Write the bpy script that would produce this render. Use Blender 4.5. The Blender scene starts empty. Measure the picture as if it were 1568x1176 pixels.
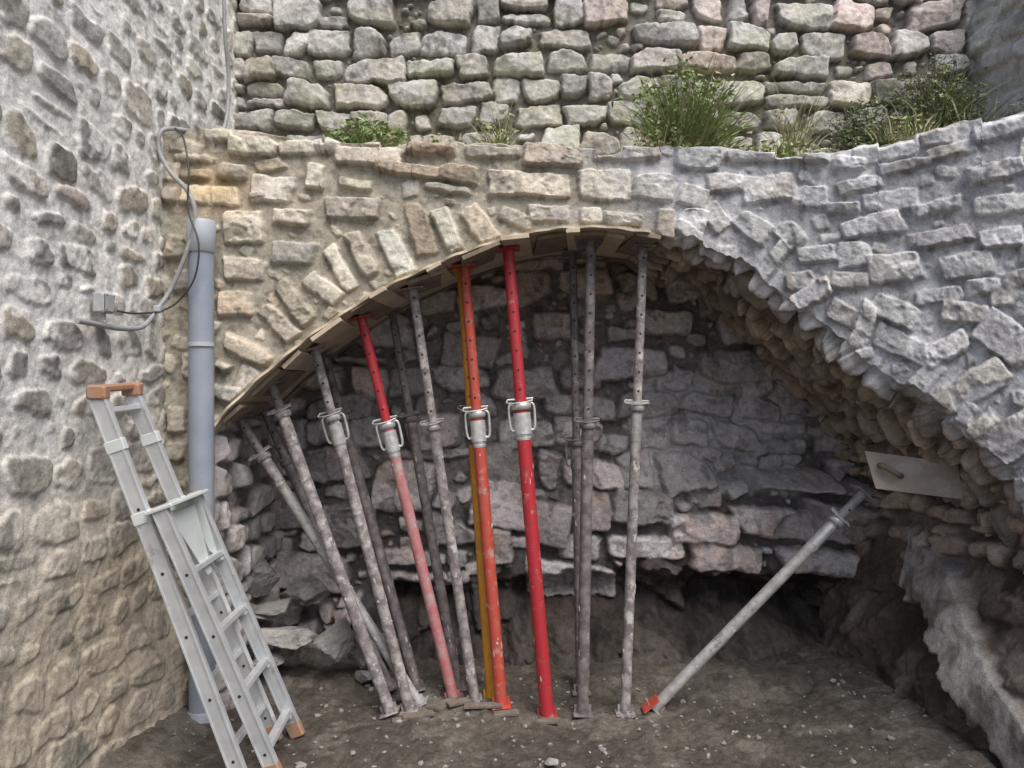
import bpy, math, random
import numpy as np
from mathutils import Vector, Matrix
random.seed(7); rng=np.random.default_rng(7)
F=1180.0; CH=1.7; YA=3.9; YB=4.9

# ---------------- noise -----------------
TAB=[np.random.default_rng(100+i).random((256,256)) for i in range(40)]
def vn(x,y,s=0):
    T=TAB[s%40]; xi=np.floor(x).astype(int); yi=np.floor(y).astype(int)
    fx=x-xi; fy=y-yi; fx=fx*fx*(3-2*fx); fy=fy*fy*(3-2*fy)
    a=T[yi&255,xi&255]; b=T[yi&255,(xi+1)&255]; c=T[(yi+1)&255,xi&255]; d=T[(yi+1)&255,(xi+1)&255]
    return (a*(1-fx)+b*fx)*(1-fy)+(c*(1-fx)+d*fx)*fy
def fbm(x,y,s=0,o=4):
    r=0;a=1;t=0
    for i in range(o):
        r=r+a*(vn(x+17.3*i,y+9.1*i,s+i)-0.5)*2; t+=a; a*=0.5; x,y=(x*1.63-y*1.22),(x*1.22+y*1.63)
    return r/t
def sm(a,b,x):
    t=np.clip((x-a)/(b-a),0,1); return t*t*(3-2*t)
def mottle(C,U,V,s,k=1.0):
    f=1+k*(.16*fbm(U/s,V/s,11,4)+.14*fbm(U/(s*.3),V/(s*.3),13,3))
    dk=sm(.20,.40,fbm(U/(s*.55),V/(s*.55),19,4)); return C*(f*(1-.28*k*dk))[...,None]

# ---------------- materials -----------------
def newmat(name):
    m=bpy.data.materials.new(name); m.use_nodes=True
    return m,m.node_tree.nodes,m.node_tree.links,m.node_tree.nodes['Principled BSDF']
def wall_mat(name,rough=0.92,bump=0.5,bd=0.012,var=0.26,sc=30):
    m,n,l,b=newmat(name)
    tc=n.new('ShaderNodeTexCoord'); at=n.new('ShaderNodeAttribute'); at.attribute_name='Col'
    n1=n.new('ShaderNodeTexNoise'); n1.inputs['Scale'].default_value=sc; n1.inputs['Detail'].default_value=7; n1.inputs['Roughness'].default_value=0.72
    n2=n.new('ShaderNodeTexNoise'); n2.inputs['Scale'].default_value=sc*6; n2.inputs['Detail'].default_value=3
    for q in (n1,n2): l.new(tc.outputs['Object'],q.inputs['Vector'])
    r1=n.new('ShaderNodeMapRange'); r1.inputs[1].default_value=.3; r1.inputs[2].default_value=.7; r1.inputs[3].default_value=1-var; r1.inputs[4].default_value=1+var; l.new(n1.outputs[0],r1.inputs[0])
    r2=n.new('ShaderNodeMapRange'); r2.inputs[1].default_value=.3; r2.inputs[2].default_value=.7; r2.inputs[3].default_value=1-var*.9; r2.inputs[4].default_value=1+var*.9; l.new(n2.outputs[0],r2.inputs[0])
    m1=n.new('ShaderNodeMath'); m1.operation='MULTIPLY'; l.new(r1.outputs[0],m1.inputs[0]); l.new(r2.outputs[0],m1.inputs[1])
    vm=n.new('ShaderNodeVectorMath'); vm.operation='SCALE'; l.new(at.outputs['Color'],vm.inputs[0]); l.new(m1.outputs[0],vm.inputs['Scale'])
    l.new(vm.outputs[0],b.inputs['Base Color']); b.inputs['Roughness'].default_value=rough
    b.inputs['Specular IOR Level'].default_value=0.2
    ad=n.new('ShaderNodeMath'); ad.operation='MULTIPLY_ADD'; ad.inputs[1].default_value=0.25; l.new(n2.outputs[0],ad.inputs[0]); l.new(n1.outputs[0],ad.inputs[2])
    bp=n.new('ShaderNodeBump'); bp.inputs['Strength'].default_value=bump; bp.inputs['Distance'].default_value=bd; l.new(ad.outputs[0],bp.inputs['Height']); l.new(bp.outputs[0],b.inputs['Normal'])
    return m
def mat2(name,c1,c2,scale=20,lo=.45,hi=.6,rough=.6,metal=0,bump=.2,bd=.002,detail=6,c3=None,t3=(.60,.68)):
    m,n,l,b=newmat(name)
    tc=n.new('ShaderNodeTexCoord'); src=tc.outputs['Object']
    nz=n.new('ShaderNodeTexNoise'); nz.inputs['Scale'].default_value=scale; nz.inputs['Detail'].default_value=detail; nz.inputs['Roughness'].default_value=.65; l.new(src,nz.inputs['Vector'])
    cr=n.new('ShaderNodeValToRGB'); cr.color_ramp.elements[0].position=lo; cr.color_ramp.elements[1].position=hi
    cr.color_ramp.elements[0].color=(*c1,1); cr.color_ramp.elements[1].color=(*c2,1); l.new(nz.outputs[0],cr.inputs[0])
    out=cr.outputs[0]
    if c3:
        n4=n.new('ShaderNodeTexNoise'); n4.inputs['Scale'].default_value=scale*.7; n4.inputs['Detail'].default_value=10; n4.inputs['Roughness'].default_value=.75; l.new(src,n4.inputs['Vector'])
        r=n.new('ShaderNodeMapRange'); r.inputs[1].default_value=t3[0]; r.inputs[2].default_value=t3[1]; l.new(n4.outputs[0],r.inputs[0])
        mx=n.new('ShaderNodeMixRGB'); l.new(r.outputs[0],mx.inputs[0]); l.new(out,mx.inputs[1]); mx.inputs[2].default_value=(*c3,1); out=mx.outputs[0]
    l.new(out,b.inputs['Base Color']); b.inputs['Roughness'].default_value=rough; b.inputs['Metallic'].default_value=metal
    bp=n.new('ShaderNodeBump'); bp.inputs['Strength'].default_value=bump; bp.inputs['Distance'].default_value=bd; l.new(nz.outputs[0],bp.inputs['Height']); l.new(bp.outputs[0],b.inputs['Normal'])
    return m
M_wall=wall_mat('rubble_masonry',bump=.55); M_rec=wall_mat('recess_masonry',var=.32,bump=.7); M_gnd=wall_mat('soil',var=.4,sc=30,bump=.8,rough=.95)

# ---------------- grid mesh -----------------
def link(o): bpy.context.scene.collection.objects.link(o); return o
def gridmesh(name,P,C,mat,smooth=True):
    n,m=P.shape[:2]; me=bpy.data.meshes.new(name)
    me.vertices.add(n*m); me.vertices.foreach_set('co',P.reshape(-1).astype(np.float32))
    idx=np.arange(n*m).reshape(n,m)
    q=np.stack([idx[:-1,:-1],idx[:-1,1:],idx[1:,1:],idx[1:,:-1]],-1).reshape(-1,4)
    me.loops.add(q.size); me.loops.foreach_set('vertex_index',q.reshape(-1).astype(np.int32))
    me.polygons.add(len(q)); me.polygons.foreach_set('loop_start',(np.arange(len(q))*4).astype(np.int32))
    me.polygons.foreach_set('use_smooth',np.full(len(q),smooth))
    me.update(calc_edges=True)
    a=me.color_attributes.new('Col','FLOAT_COLOR','POINT')
    cc=np.ones((n*m,4),np.float32); cc[:,:3]=np.clip(C.reshape(-1,3),0.01,.85); a.data.foreach_set('color',cc.reshape(-1))
    me.materials.append(mat); return link(bpy.data.objects.new(name,me))

# ---------------- stone raster -----------------
class Ras:
    def __init__(s,u0,u1,v0,v1,res,warp,wscale,seed):
        s.u=np.arange(u0,u1+res,res); s.v=np.arange(v0,v1+res,res); s.res=res; s.u0=u0; s.v0=v0
        s.U,s.V=np.meshgrid(s.u,s.v)
        s.Uw=s.U+warp*fbm(s.U/wscale,s.V/wscale,seed,4); s.Vw=s.V+warp*fbm(s.U/wscale,s.V/wscale,seed+5,4)
        s.h=np.zeros(s.U.shape); s.m=np.zeros(s.U.shape); s.c=np.zeros(s.U.shape+(3,)); s.occ=np.zeros(s.U.shape,bool)
    def win(s,a,b,c,d):
        i0=max(0,int((c-s.v0)/s.res)); i1=min(len(s.v),int((d-s.v0)/s.res)+2)
        j0=max(0,int((a-s.u0)/s.res)); j1=min(len(s.u),int((b-s.u0)/s.res)+2)
        return (slice(i0,i1),slice(j0,j1)) if i1>i0 and j1>j0 else None
    def d(s,poly,sl,rnd,U,V):
        c=poly.mean(0); t=0
        for k in range(len(poly)):
            a=poly[k]; b=poly[(k+1)%len(poly)]; e=b-a; L=math.hypot(*e)+1e-6; nx,ny=e[1]/L,-e[0]/L
            if (c[0]-a[0])*nx+(c[1]-a[1])*ny>0: nx,ny=-nx,-ny
            t=t+np.exp(np.clip(((U[sl]-a[0])*nx+(V[sl]-a[1])*ny)/rnd,-40,30))
        return rnd*np.log(t)
    def stone(s,poly,prot,edge,col,rnd,gap=0,maxocc=None,pad=8):
        poly=np.array(poly,float); mn=poly.min(0); mx=poly.max(0)
        sl=s.win(mn[0]-pad,mx[0]+pad,mn[1]-pad,mx[1]+pad)
        if sl is None: return False
        if maxocc is not None:
            dd=s.d(poly,sl,.1*rnd,s.U,s.V)<0
            if dd.sum()<4 or (s.occ[sl]&dd).sum()/dd.sum()>maxocc: return False
        d=s.d(poly,sl,rnd,s.Uw,s.Vw)+gap
        cen=poly.mean(0); sz=(mx-mn)/2
        p=np.clip(-d/edge,0,1); prof=1-(1-p)**2.2
        x=(s.Uw[sl]-cen[0])/sz[0]; y=(s.Vw[sl]-cen[1])/sz[1]; fc=1.10
        for _ in range(3):
            a=rng.uniform(0,6.28); g=rng.uniform(.1,.5); fc=np.minimum(fc,rng.uniform(.98,1.3)+g*(x*math.cos(a)+y*math.sin(a)))
        hh=prot*prof*np.clip(fc,.3,1.4)
        up=(d<0)&(hh>=s.h[sl])
        s.h[sl]=np.where(up,hh,s.h[sl]); mm=np.clip(-d/(s.res*1.3),0,1)
        s.m[sl]=np.where(up,mm,s.m[sl]); s.c[sl]=np.where(up[...,None],np.array(col),s.c[sl])
        s.occ[sl]|=(d<gap*.9)
        return True
    def quad(s,cx,cy,w,h,ang,jit=.12):
        a=math.radians(ang); ca,sa=math.cos(a),math.sin(a); P=[]
        base=[(-1,-1),(1,-1),(1,1),(-1,1)]
        if random.random()<.6:
            i=random.randrange(4); x,y=base[i]; t=random.uniform(.2,.55)
            nb=[(x*(1-t),y),(x,y*(1-t))] if i in(1,3) else [(x,y*(1-t)),(x*(1-t),y)]
            base=base[:i]+nb+base[i+1:]
        for x,y in base:
            x=(x+random.uniform(-jit,jit)*2)*w/2; y=(y+random.uniform(-jit,jit)*2)*h/2
            P.append((cx+x*ca-y*sa,cy+x*sa+y*ca))
        return P
    def coursed(s,u0,u1,v0,v1,hr,wr,gap,jit,prot,edge,colf,rnd,wave=0,ws=200,dv=None,ok=None,maxocc=.12,split=.12):
        v=v0; r=0
        while v<v1:
            r+=1; rh=random.uniform(*hr); u=u0-random.uniform(0,wr[1])
            while u<u1:
                w=random.uniform(*wr)*(.8+.4*random.random()); parts=[(0,1)]
                if random.random()<split and rh>hr[0]*1.15: t=random.uniform(.4,.6); parts=[(0,t),(t,1)]
                for a,b in parts:
                    Q=[]
                    va=v+a*rh; vb=v+b*rh; hh=vb-va; m=min(w,hh)
                    for x,y in ((u,va),(u+w,va),(u+w,vb),(u,vb)):
                        Q.append([x+random.uniform(-jit,jit)*m,y+random.uniform(-jit,jit)*m])
                    for _ in range(random.choice([0,1,1,2])):
                        i=random.randrange(len(Q)); t=random.uniform(.15,.4); p=Q[i]; q0=Q[i-1]; q1=Q[(i+1)%len(Q)]
                        Q=Q[:i]+[[p[0]+(q0[0]-p[0])*t,p[1]+(q0[1]-p[1])*t],[p[0]+(q1[0]-p[0])*t,p[1]+(q1[1]-p[1])*t]]+Q[i+1:]
                    for q in Q:
                        if wave: q[1]+=wave*float(fbm(np.array([q[0]/ws]),np.array([v1*.01+r*.13]),3,2)[0])
                        if dv: q[1]+=dv(q[0])
                    cx=sum(q[0] for q in Q)/len(Q); cy=sum(q[1] for q in Q)/len(Q)
                    if ok and not ok(cx,cy): continue
                    s.stone(Q,prot*random.uniform(.6,1.35),edge*random.uniform(.7,1.3),colf(cx,cy),rnd*random.uniform(.7,1.4),gap*random.uniform(.6,1.4),maxocc)
                u+=w
            v+=rh
    def darts(s,n,sizes,asp,angf,prot,edge,colf,rnd,gap,ok=None,maxocc=.04,jit=.14):
        for sz in sizes:
            for _ in range(n):
                cx=random.uniform(s.u[0],s.u[-1]); cy=random.uniform(s.v[0],s.v[-1])
                if ok and not ok(cx,cy): continue
                i=int((cy-s.v0)/s.res); j=int((cx-s.u0)/s.res)
                if s.occ[min(i,len(s.v)-1),min(j,len(s.u)-1)]: continue
                w=sz*random.uniform(.8,1.2)*asp; h=sz*random.uniform(.7,1.2)
                s.stone(s.quad(cx,cy,w,h,angf(cx,cy)+random.gauss(0,10),jit),prot*random.uniform(.5,1.2)*(.4+.6*sz/sizes[0]),edge,colf(cx,cy),rnd,gap,maxocc)
def samp(s,A,u,v):
    x=np.clip((u-s.u0)/s.res,0,len(s.u)-1.001); y=np.clip((v-s.v0)/s.res,0,len(s.v)-1.001)
    i=y.astype(int); j=x.astype(int); fy=y-i; fx=x-j
    if A.ndim==3: fy=fy[...,None]; fx=fx[...,None]
    return (A[i,j]*(1-fx)+A[i,j+1]*fx)*(1-fy)+(A[i+1,j]*(1-fx)+A[i+1,j+1]*fx)*fy
def vary(c,a=.14,t=.012):
    k=1+random.gauss(0,a); k=min(max(k,.6),1.4)
    return tuple(max(.02,x*k*(1+random.gauss(0,t))) for x in c)
def lerp3(a,b,t): return a*(1-t[...,None])+b*t[...,None]
def full(c,sh): return np.broadcast_to(np.array(c),sh)

# ============ LEFT WALL (plane x=-1.75), raster in cm: u=Y, v=Z ============
XL=-1.75
R=Ras(130,500,-25,445,.7,2.2,7,1)
def cl(u,v):
    base=random.choice([(.38,.36,.33),(.35,.335,.31),(.42,.385,.34),(.31,.295,.275),(.45,.42,.38),(.39,.345,.29)])
    return vary(base,.15)
R.coursed(130,500,-25,445,(11.5,17.5),(15,31),1.5,.2,.013,1.1,cl,1.9,wave=10,ws=80,split=.15)
R.darts(2200,[9,6],1.3,lambda u,v:0,.010,1.0,cl,1.2,.7,maxocc=.06)
U,V=R.U,R.V
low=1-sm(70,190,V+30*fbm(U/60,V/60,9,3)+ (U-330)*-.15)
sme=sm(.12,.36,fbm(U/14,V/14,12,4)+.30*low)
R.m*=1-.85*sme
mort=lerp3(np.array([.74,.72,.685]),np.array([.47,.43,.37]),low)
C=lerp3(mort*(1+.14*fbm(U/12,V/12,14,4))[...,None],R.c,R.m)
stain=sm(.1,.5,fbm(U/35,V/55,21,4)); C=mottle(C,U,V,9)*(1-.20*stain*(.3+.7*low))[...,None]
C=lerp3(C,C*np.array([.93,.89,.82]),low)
H=R.h*(1-.35*sme)+.005*fbm(U/5,V/5,15,4)+.002*fbm(U/2.2,V/2.2,18,2)+.02*fbm(U/70,V/70,30,2)+.006*fbm(U/20,V/20,31,2)*(.3+2*low)
H+= .16*(1-sm(20,95,V))*sm(330,395,U)*(1-sm(440,480,U)*.5)
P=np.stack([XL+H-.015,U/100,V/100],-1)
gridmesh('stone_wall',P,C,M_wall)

# ============ ARCH WALL ============
AC=np.array([(300,690),(330,656),(345,634),(400,579),(475,516),(545,469),(600,436),(700,391),(780,364),(850,351),(920,349),(990,357),(1040,366),(1100,382),(1150,410),(1200,450),(1250,490),(1300,527),(1350,560),(1400,592),(1450,632),(1500,678),(1568,742),(1650,830),(1760,950)],float)
TC=np.array([(240,198),(330,198),(420,212),(500,214),(530,226),(620,218),(720,226),(820,224),(900,232),(1000,230),(1100,228),(1180,234),(1270,236),(1400,208),(1480,190),(1568,166),(1650,140),(1760,105)],float)
def arch(u): return np.interp(u,AC[:,0],AC[:,1])
def top(u): return np.interp(u,TC[:,0],TC[:,1])
xs=np.linspace(-2.2,3.2,1200)
def Yf(x): return YA-.62*(np.clip(x-1.05,0,9)/1.15)**1.35
us=784+F*xs/Yf(xs)
def Xu(u): return np.interp(u,us,xs)
def cA(u,v):
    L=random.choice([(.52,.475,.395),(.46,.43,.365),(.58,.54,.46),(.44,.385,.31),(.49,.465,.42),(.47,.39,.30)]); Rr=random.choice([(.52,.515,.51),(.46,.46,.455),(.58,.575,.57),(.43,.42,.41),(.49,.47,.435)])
    t=min(1,max(0,(u+ (260-v)*.7-880)/170)); return vary(tuple(a*(1-t)+b*t for a,b in zip(L,Rr)),.11)  # stones turn paler and cooler to the right, lens glare put into their colour
R=Ras(240,1762,90,1130,1.5,3.6,15,2)
ex=[(345,208,62,22,4),(388,224,74,32,5),(455,224,64,26,0),(503,222,44,26,0),(568,240,104,28,3),(662,230,88,20,2),(755,234,78,22,0),(850,238,92,36,2),(958,236,112,24,0),(1068,244,76,36,3),(1158,240,96,22,-2),(1238,240,60,24,0),
(300,243,66,16,2),(300,268,52,16,0),(322,300,88,30,2),(417,288,66,44,2),(358,262,44,28,8),(482,272,32,42,6),(545,282,58,18,8),(628,262,110,24,6),(704,268,62,30,10),(684,290,74,14,8),(812,284,128,40,3),(925,284,84,46,0),(1000,286,60,42,5),
(375,350,66,50,-3),(448,334,58,26,4),(540,320,84,36,3),(452,388,72,34,4),(376,414,66,40,2),(364,466,54,40,0),(395,300,30,14,0),
(840,328,66,28,3),(905,330,36,26,0),(955,336,62,22,5),(790,334,56,24,20),
(380,538,78,30,28),(428,494,72,30,44),(452,464,78,30,56),(497,442,66,30,35),(522,410,78,26,60),(556,388,82,28,64),(606,386,78,38,66),(645,352,92,36,74),(686,352,74,32,66),(736,348,70,36,55),(350,602,50,26,10),(300,560,40,40,0),(285,430,34,36,0),(270,380,30,40,0),(262,300,26,30,0),(270,640,30,40,0),(272,690,34,36,0),(345,560,30,16,20)]
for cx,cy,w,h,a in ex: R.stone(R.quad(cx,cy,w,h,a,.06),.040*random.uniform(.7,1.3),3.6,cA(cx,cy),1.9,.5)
exr=[(1110,280,66,34,0),(1060,300,50,36,20),(1180,285,80,44,-5),(1240,302,60,36,0),(1320,284,76,24,-10),(1390,254,84,20,-12),(1455,232,76,24,-14),(1530,200,86,30,-16),(1340,345,96,34,-10),(1432,318,84,24,-12),(1525,262,90,32,-12),(1530,315,84,32,-8),(1252,390,64,28,-5),(1370,412,88,48,-6),(1482,405,100,40,-10),(1440,362,92,28,-12),(1535,362,70,34,-8),(1480,478,76,34,8),(1370,478,92,40,22),(1545,452,60,40,0),(1450,536,84,38,-30),(1385,528,100,44,26),(1545,520,100,60,30),(1490,590,116,50,-28),(1545,672,110,66,-32),(1300,430,60,30,0),(1300,250,50,22,0),(1290,318,50,24,-5),(1225,430,46,30,-10),(1290,480,60,34,30),(1210,360,50,40,50),(1150,345,60,40,40),(1095,335,50,36,50)]
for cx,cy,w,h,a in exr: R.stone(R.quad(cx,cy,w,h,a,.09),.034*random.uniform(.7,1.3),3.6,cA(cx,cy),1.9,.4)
u=1015
while u<1720:
    v=float(arch(u)); v2=float(arch(u+10)); ang=math.degrees(math.atan2(v2-v,10)); n=(-math.sin(math.radians(ang)),math.cos(math.radians(ang)))
    L=random.uniform(45,80); cx=u-n[0]*L*.42; cy=v-n[1]*L*.42
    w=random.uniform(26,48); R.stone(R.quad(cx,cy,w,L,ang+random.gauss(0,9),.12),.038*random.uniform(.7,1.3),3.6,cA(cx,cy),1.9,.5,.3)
    u+=w*math.cos(math.radians(ang))+2
okA=lambda u,v: v<arch(u)+10 or u<335
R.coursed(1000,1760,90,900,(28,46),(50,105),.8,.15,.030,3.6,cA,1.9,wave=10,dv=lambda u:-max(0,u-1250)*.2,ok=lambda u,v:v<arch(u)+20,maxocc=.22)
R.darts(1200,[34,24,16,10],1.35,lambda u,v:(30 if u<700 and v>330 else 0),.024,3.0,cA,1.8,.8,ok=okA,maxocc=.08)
U,V=R.U,R.V
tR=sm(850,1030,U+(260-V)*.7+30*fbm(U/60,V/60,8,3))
sme=sm(.14,.38,fbm(U/30,V/30,22,4)+.16*tR*sm(-.2,.3,fbm(U/90,V/90,25,2))-.05*(1-tR))
R.m*=1-.8*sme
mort=lerp3(np.array([.37,.34,.28]),np.array([.42,.42,.43]),tR)  # right mortar: pale plaster smear plus glare mixed into its colour
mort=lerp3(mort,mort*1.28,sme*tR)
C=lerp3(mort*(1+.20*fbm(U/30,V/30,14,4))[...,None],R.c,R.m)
glare=np.exp(-((U-1020)/190)**2-((V-300)/70)**2)*sm(-.2,.3,fbm(U/50,V/50,38,3)); C=lerp3(C,full([.64,.64,.65],C.shape),.5*glare)  # bluish-white lens glare painted into the face colour
yel=np.exp(-((U-330)/60)**2-((V-290)/45)**2); C=lerp3(C,C*np.array([1.05,.88,.68]),yel)
C=mottle(C,U,V,24,1.2)
Hh=R.h*(1-.22*sme)+R.m*.005*fbm(U/14,V/14,15,4)+.003*fbm(U/7,V/7,18,3)+.02*fbm(U/120,V/120,30,2)+.004*tR*fbm(U/30,V/30,31,3)
RA,HA,CA=R,Hh,C
uc=np.arange(328,1762,1.7); nf=260
rough=sm(990,1060,uc)
av=arch(uc)+rough*(15*fbm(uc/38,uc*0+3,33,3)+4*fbm(uc/9,uc*0+8,34,2))
tv=top(uc)+7*fbm(uc/30,uc*0+1,35,3)+4*np.sign(fbm(uc/55,uc*0+6,36,1))
t=np.linspace(0,1,nf)[:,None]; VV=tv[None]*(1-t)+av[None]*t; UU=np.repeat(uc[None],nf,0)
X=Xu(UU); Y0=Yf(X); h=samp(R,Hh,UU,VV); h=np.where(UU<985,h*(1-.6*sm(av-8,av,VV)),h)
h*=sm(-.005,.02,t)+0
Z=CH-(VV-588)*Y0/F
dY=np.gradient(Y0[0],X[0]); nl=np.sqrt(1+dY**2); nx=(dY/nl)[None]; ny=(-1/nl)[None]
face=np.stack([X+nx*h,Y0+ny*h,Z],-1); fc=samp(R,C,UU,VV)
nv=120; k=np.linspace(0,1,nv+1)[1:][:,None]**1.1
ed=face[-1]; Xe=X[-1]; Ze=Z[-1]; tg=np.stack([np.gradient(Xe),np.gradient(Ze)],-1)
ks=np.ones(17)/17
for c in range(2): tg[:,c]=np.convolve(np.pad(tg[:,c],8,'edge'),ks,'valid')
tg/=np.linalg.norm(tg,axis=1)[:,None]; nin=np.stack([tg[:,1],-tg[:,0]],-1); nin*=np.where(nin[:,1:2]>0,-1,1)
arc=np.cumsum(np.hypot(np.gradient(Xe),np.gradient(Ze)))*100*.8
Yv=ed[:,1][None]*(1-k)+4.98*k
RV=Ras(0,float(arc[-1]),0,190,.9,1.8,5,5)
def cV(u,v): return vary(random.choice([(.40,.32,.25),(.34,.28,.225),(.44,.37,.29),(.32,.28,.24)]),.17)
RV.coursed(0,float(arc[-1]),0,190,(8,14),(11,22),.35,.24,.06,1.8,cV,.9,wave=4,ws=60)
RV.darts(1500,[7,4],1.2,lambda u,v:0,.04,1.2,cV,.8,.3)
hv=RV.h+.012*fbm(RV.U/8,RV.V/8,2,4)+.05*fbm(RV.U/22,RV.V/22,6,3)
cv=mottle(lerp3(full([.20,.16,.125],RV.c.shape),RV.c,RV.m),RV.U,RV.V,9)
AU=np.repeat(arc[None],nv,0)*1.0; DV=(Yv-3.0)*100
h2=samp(RV,hv,AU,DV)*(rough[None]*1.1+.02)*sm(0,.06,k)
vault=np.stack([Xe[None]*k**.2+ed[None,:,0]*(1-k**.2)+nin[None,:,0]*h2, Yv, Ze[None]*k**.2+ed[None,:,2]*(1-k**.2)+nin[None,:,1]*h2],-1)
vc=samp(RV,cv,AU,DV)
vc=lerp3(vc,np.broadcast_to(fc[-1][None],vc.shape),1-sm(.0,.12,k+0*AU))
nt=70; kt=np.linspace(1,0,nt+1)[:-1][:,None]; e=face[0]
YT=e[:,1][None]*(1-kt)+5.0*kt; XT=e[:,0][None]+0*kt; ZT=e[:,2][None]+kt*.2+.03*fbm(XT*5,YT*5,3,3)*sm(0,.1,kt)
ter=np.stack([XT,YT,ZT],-1); tcx=full([.22,.21,.14],ter.shape)*(1+.3*fbm(XT*9,YT*9,8,3))[...,None]
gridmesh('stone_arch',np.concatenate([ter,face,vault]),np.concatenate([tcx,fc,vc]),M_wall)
# left pier
zz=np.arange(-.15,3.0,.007); x0,x1=(240-784)*YA/F,(329.5-784)*YA/F
s1=np.arange(x0,x1,.006); n1=len(s1); s2=np.arange(YA,4.99,.008); n2=len(s2)
SX=np.concatenate([s1,np.full(n2,x1)]); SY=np.concatenate([np.full(n1,YA),s2])
XX,ZZ=np.meshgrid(SX,zz); YY=np.meshgrid(SY,zz)[0]
Uu=784+F*XX/YA; Vv=588-(ZZ-CH)*F/YA
isf=np.arange(len(SX))[None]<n1
Rp=Ras(380,510,-20,310,.8,1.5,7,9)
def cR(u,v): return vary(random.choice([(.38,.35,.345),(.34,.315,.315),(.42,.385,.37),(.30,.275,.27)]),.15)
Rp.coursed(380,510,-20,310,(12,19),(15,30),.5,.2,.05,2,cR,1.2,wave=5); Rp.darts(300,[6,4],1.2,lambda u,v:0,.03,1.5,cR,1,.3)
hs=samp(Rp,Rp.h+.03*fbm(Rp.U/12,Rp.V/12,4,4),YY*100,ZZ*100); cs=samp(Rp,lerp3(full([.17,.155,.15],Rp.c.shape),Rp.c,Rp.m),YY*100,ZZ*100)
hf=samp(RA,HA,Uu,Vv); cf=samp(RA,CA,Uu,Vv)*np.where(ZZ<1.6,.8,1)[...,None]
ef=sm(0,.06,np.where(isf,x1-XX,YY-YA))
inn=ZZ<1.50
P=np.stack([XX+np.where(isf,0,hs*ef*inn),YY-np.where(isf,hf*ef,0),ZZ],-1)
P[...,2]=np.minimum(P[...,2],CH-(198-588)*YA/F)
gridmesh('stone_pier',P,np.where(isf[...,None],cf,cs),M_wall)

# ============ UPPER WALL (y=4.95) ============
YU=4.95; R=Ras(325,1530,-75,300,1.4,3.6,12,3)
def cU(u,v):
    b=random.choice([(.46,.445,.42),(.42,.405,.385),(.51,.495,.465),(.45,.42,.38),(.38,.365,.35)])
    if u>850 and v<130 and random.random()<.35: b=(.53,.455,.425)
    return vary(b,.13)
R.coursed(325,1530,-75,300,(34,54),(38,84),.6,.17,.070,4.6,cU,1.9,wave=16,ws=220,split=.2)
R.darts(2500,[20,13,8],1.3,lambda u,v:0,.05,3.5,cU,1.6,.3,maxocc=.12)
U,V=R.U,R.V
C=lerp3(full([.20,.185,.16],R.c.shape)*(1+.2*fbm(U/20,V/20,5,3))[...,None],R.c,R.m)
moss=sm(.05,.45,fbm(U/45,V/35,26,4)+.0012*(V-60)); C=lerp3(C,C*np.array([.88,.88,.71]),moss*.6)
lic=sm(.15,.4,fbm(U/10,V/10,27,3))*R.m; C=lerp3(C,full([.60,.59,.56],C.shape),lic*.4)
dk=sm(.15,.4,fbm(U/14,V/14,37,4))*np.exp(-((U-620)/230)**2-((V-60)/90)**2); C*=(1-.45*dk)[...,None]
C=mottle(C,U,V,22,1.2)
H=R.h+R.m*.008*fbm(U/16,V/16,15,4)+.004*fbm(U/8,V/8,18,3)+.04*fbm(U/150,V/150,30,2)
P=np.stack([(U-784)*YU/F,YU-H,CH-(V-588)*YU/F],-1)
gridmesh('stone_wall',P,C,M_wall)
R=Ras(280,500,270,440,.9,2.0,8,11)
cW=lambda u,v: vary((.44,.43,.41),.1)
R.coursed(280,500,270,440,(14,22),(20,40),1.5,.2,.03,2.5,cW,1.8,wave=6); R.darts(500,[9,6],1.2,lambda u,v:0,.02,2,cW,1.5,.5)
U,V=R.U,R.V; sme=sm(-.1,.3,fbm(U/30,V/30,7,3)) 
C=lerp3(full([.45,.44,.41],R.c.shape),R.c,R.m*(1-sme)); H=R.h*(1-.5*sme)+.05*fbm(U/30,V/30,4,4)+.004*fbm(U/4,V/4,5,3)
gridmesh('stone_wall',np.stack([2.93-H+(495-U)/2000,U/100,V/100],-1),mottle(C,U,V,12),M_wall)

# ============ RECESS BACK WALL ============
R=Ras(380,1460,310,1120,1.6,5.5,20,4)
def cB(u,v):
    b=random.choice([(.45,.405,.405),(.40,.36,.365),(.52,.47,.46),(.35,.32,.325),(.48,.455,.45)])
    if u>950: b=tuple(x*1.08 for x in b)
    return vary(b,.16)
okB=lambda u,v: v<(950 if u<560 else 885 if u<860 else 862)+20*math.sin(u*.03)
exb=[(1060,800,96,46,4),(1170,792,120,50,3),(1262,790,90,60,0),(1095,842,120,40,2),(1240,846,150,46,3),(975,772,90,50,6),(905,778,60,60,0),(845,800,54,64,0),(760,830,60,54,0),(700,800,70,60,0),(1200,730,120,30,0),(960,560,116,54,2),(1125,562,130,50,0),(880,660,70,50,0),(1020,500,84,44,0),(800,590,96,50,0),(850,500,66,46,0),(620,740,96,70,0),(540,800,80,64,-5),(480,870,110,60,5),(660,660,80,56,0),(720,540,90,60,3)]
for a in exb: R.stone(R.quad(*a,.11),.10*random.uniform(.7,1.2),6,cB(a[0],a[1]),2.6,.5)
R.coursed(380,1460,310,960,(32,68),(44,112),.5,.2,.07,6,cB,2.5,wave=26,ws=180,ok=okB,split=.28,maxocc=.22)
R.darts(1600,[24,15,9],1.3,lambda u,v:0,.05,4,cB,2.,.3,ok=okB,maxocc=.14)
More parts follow.
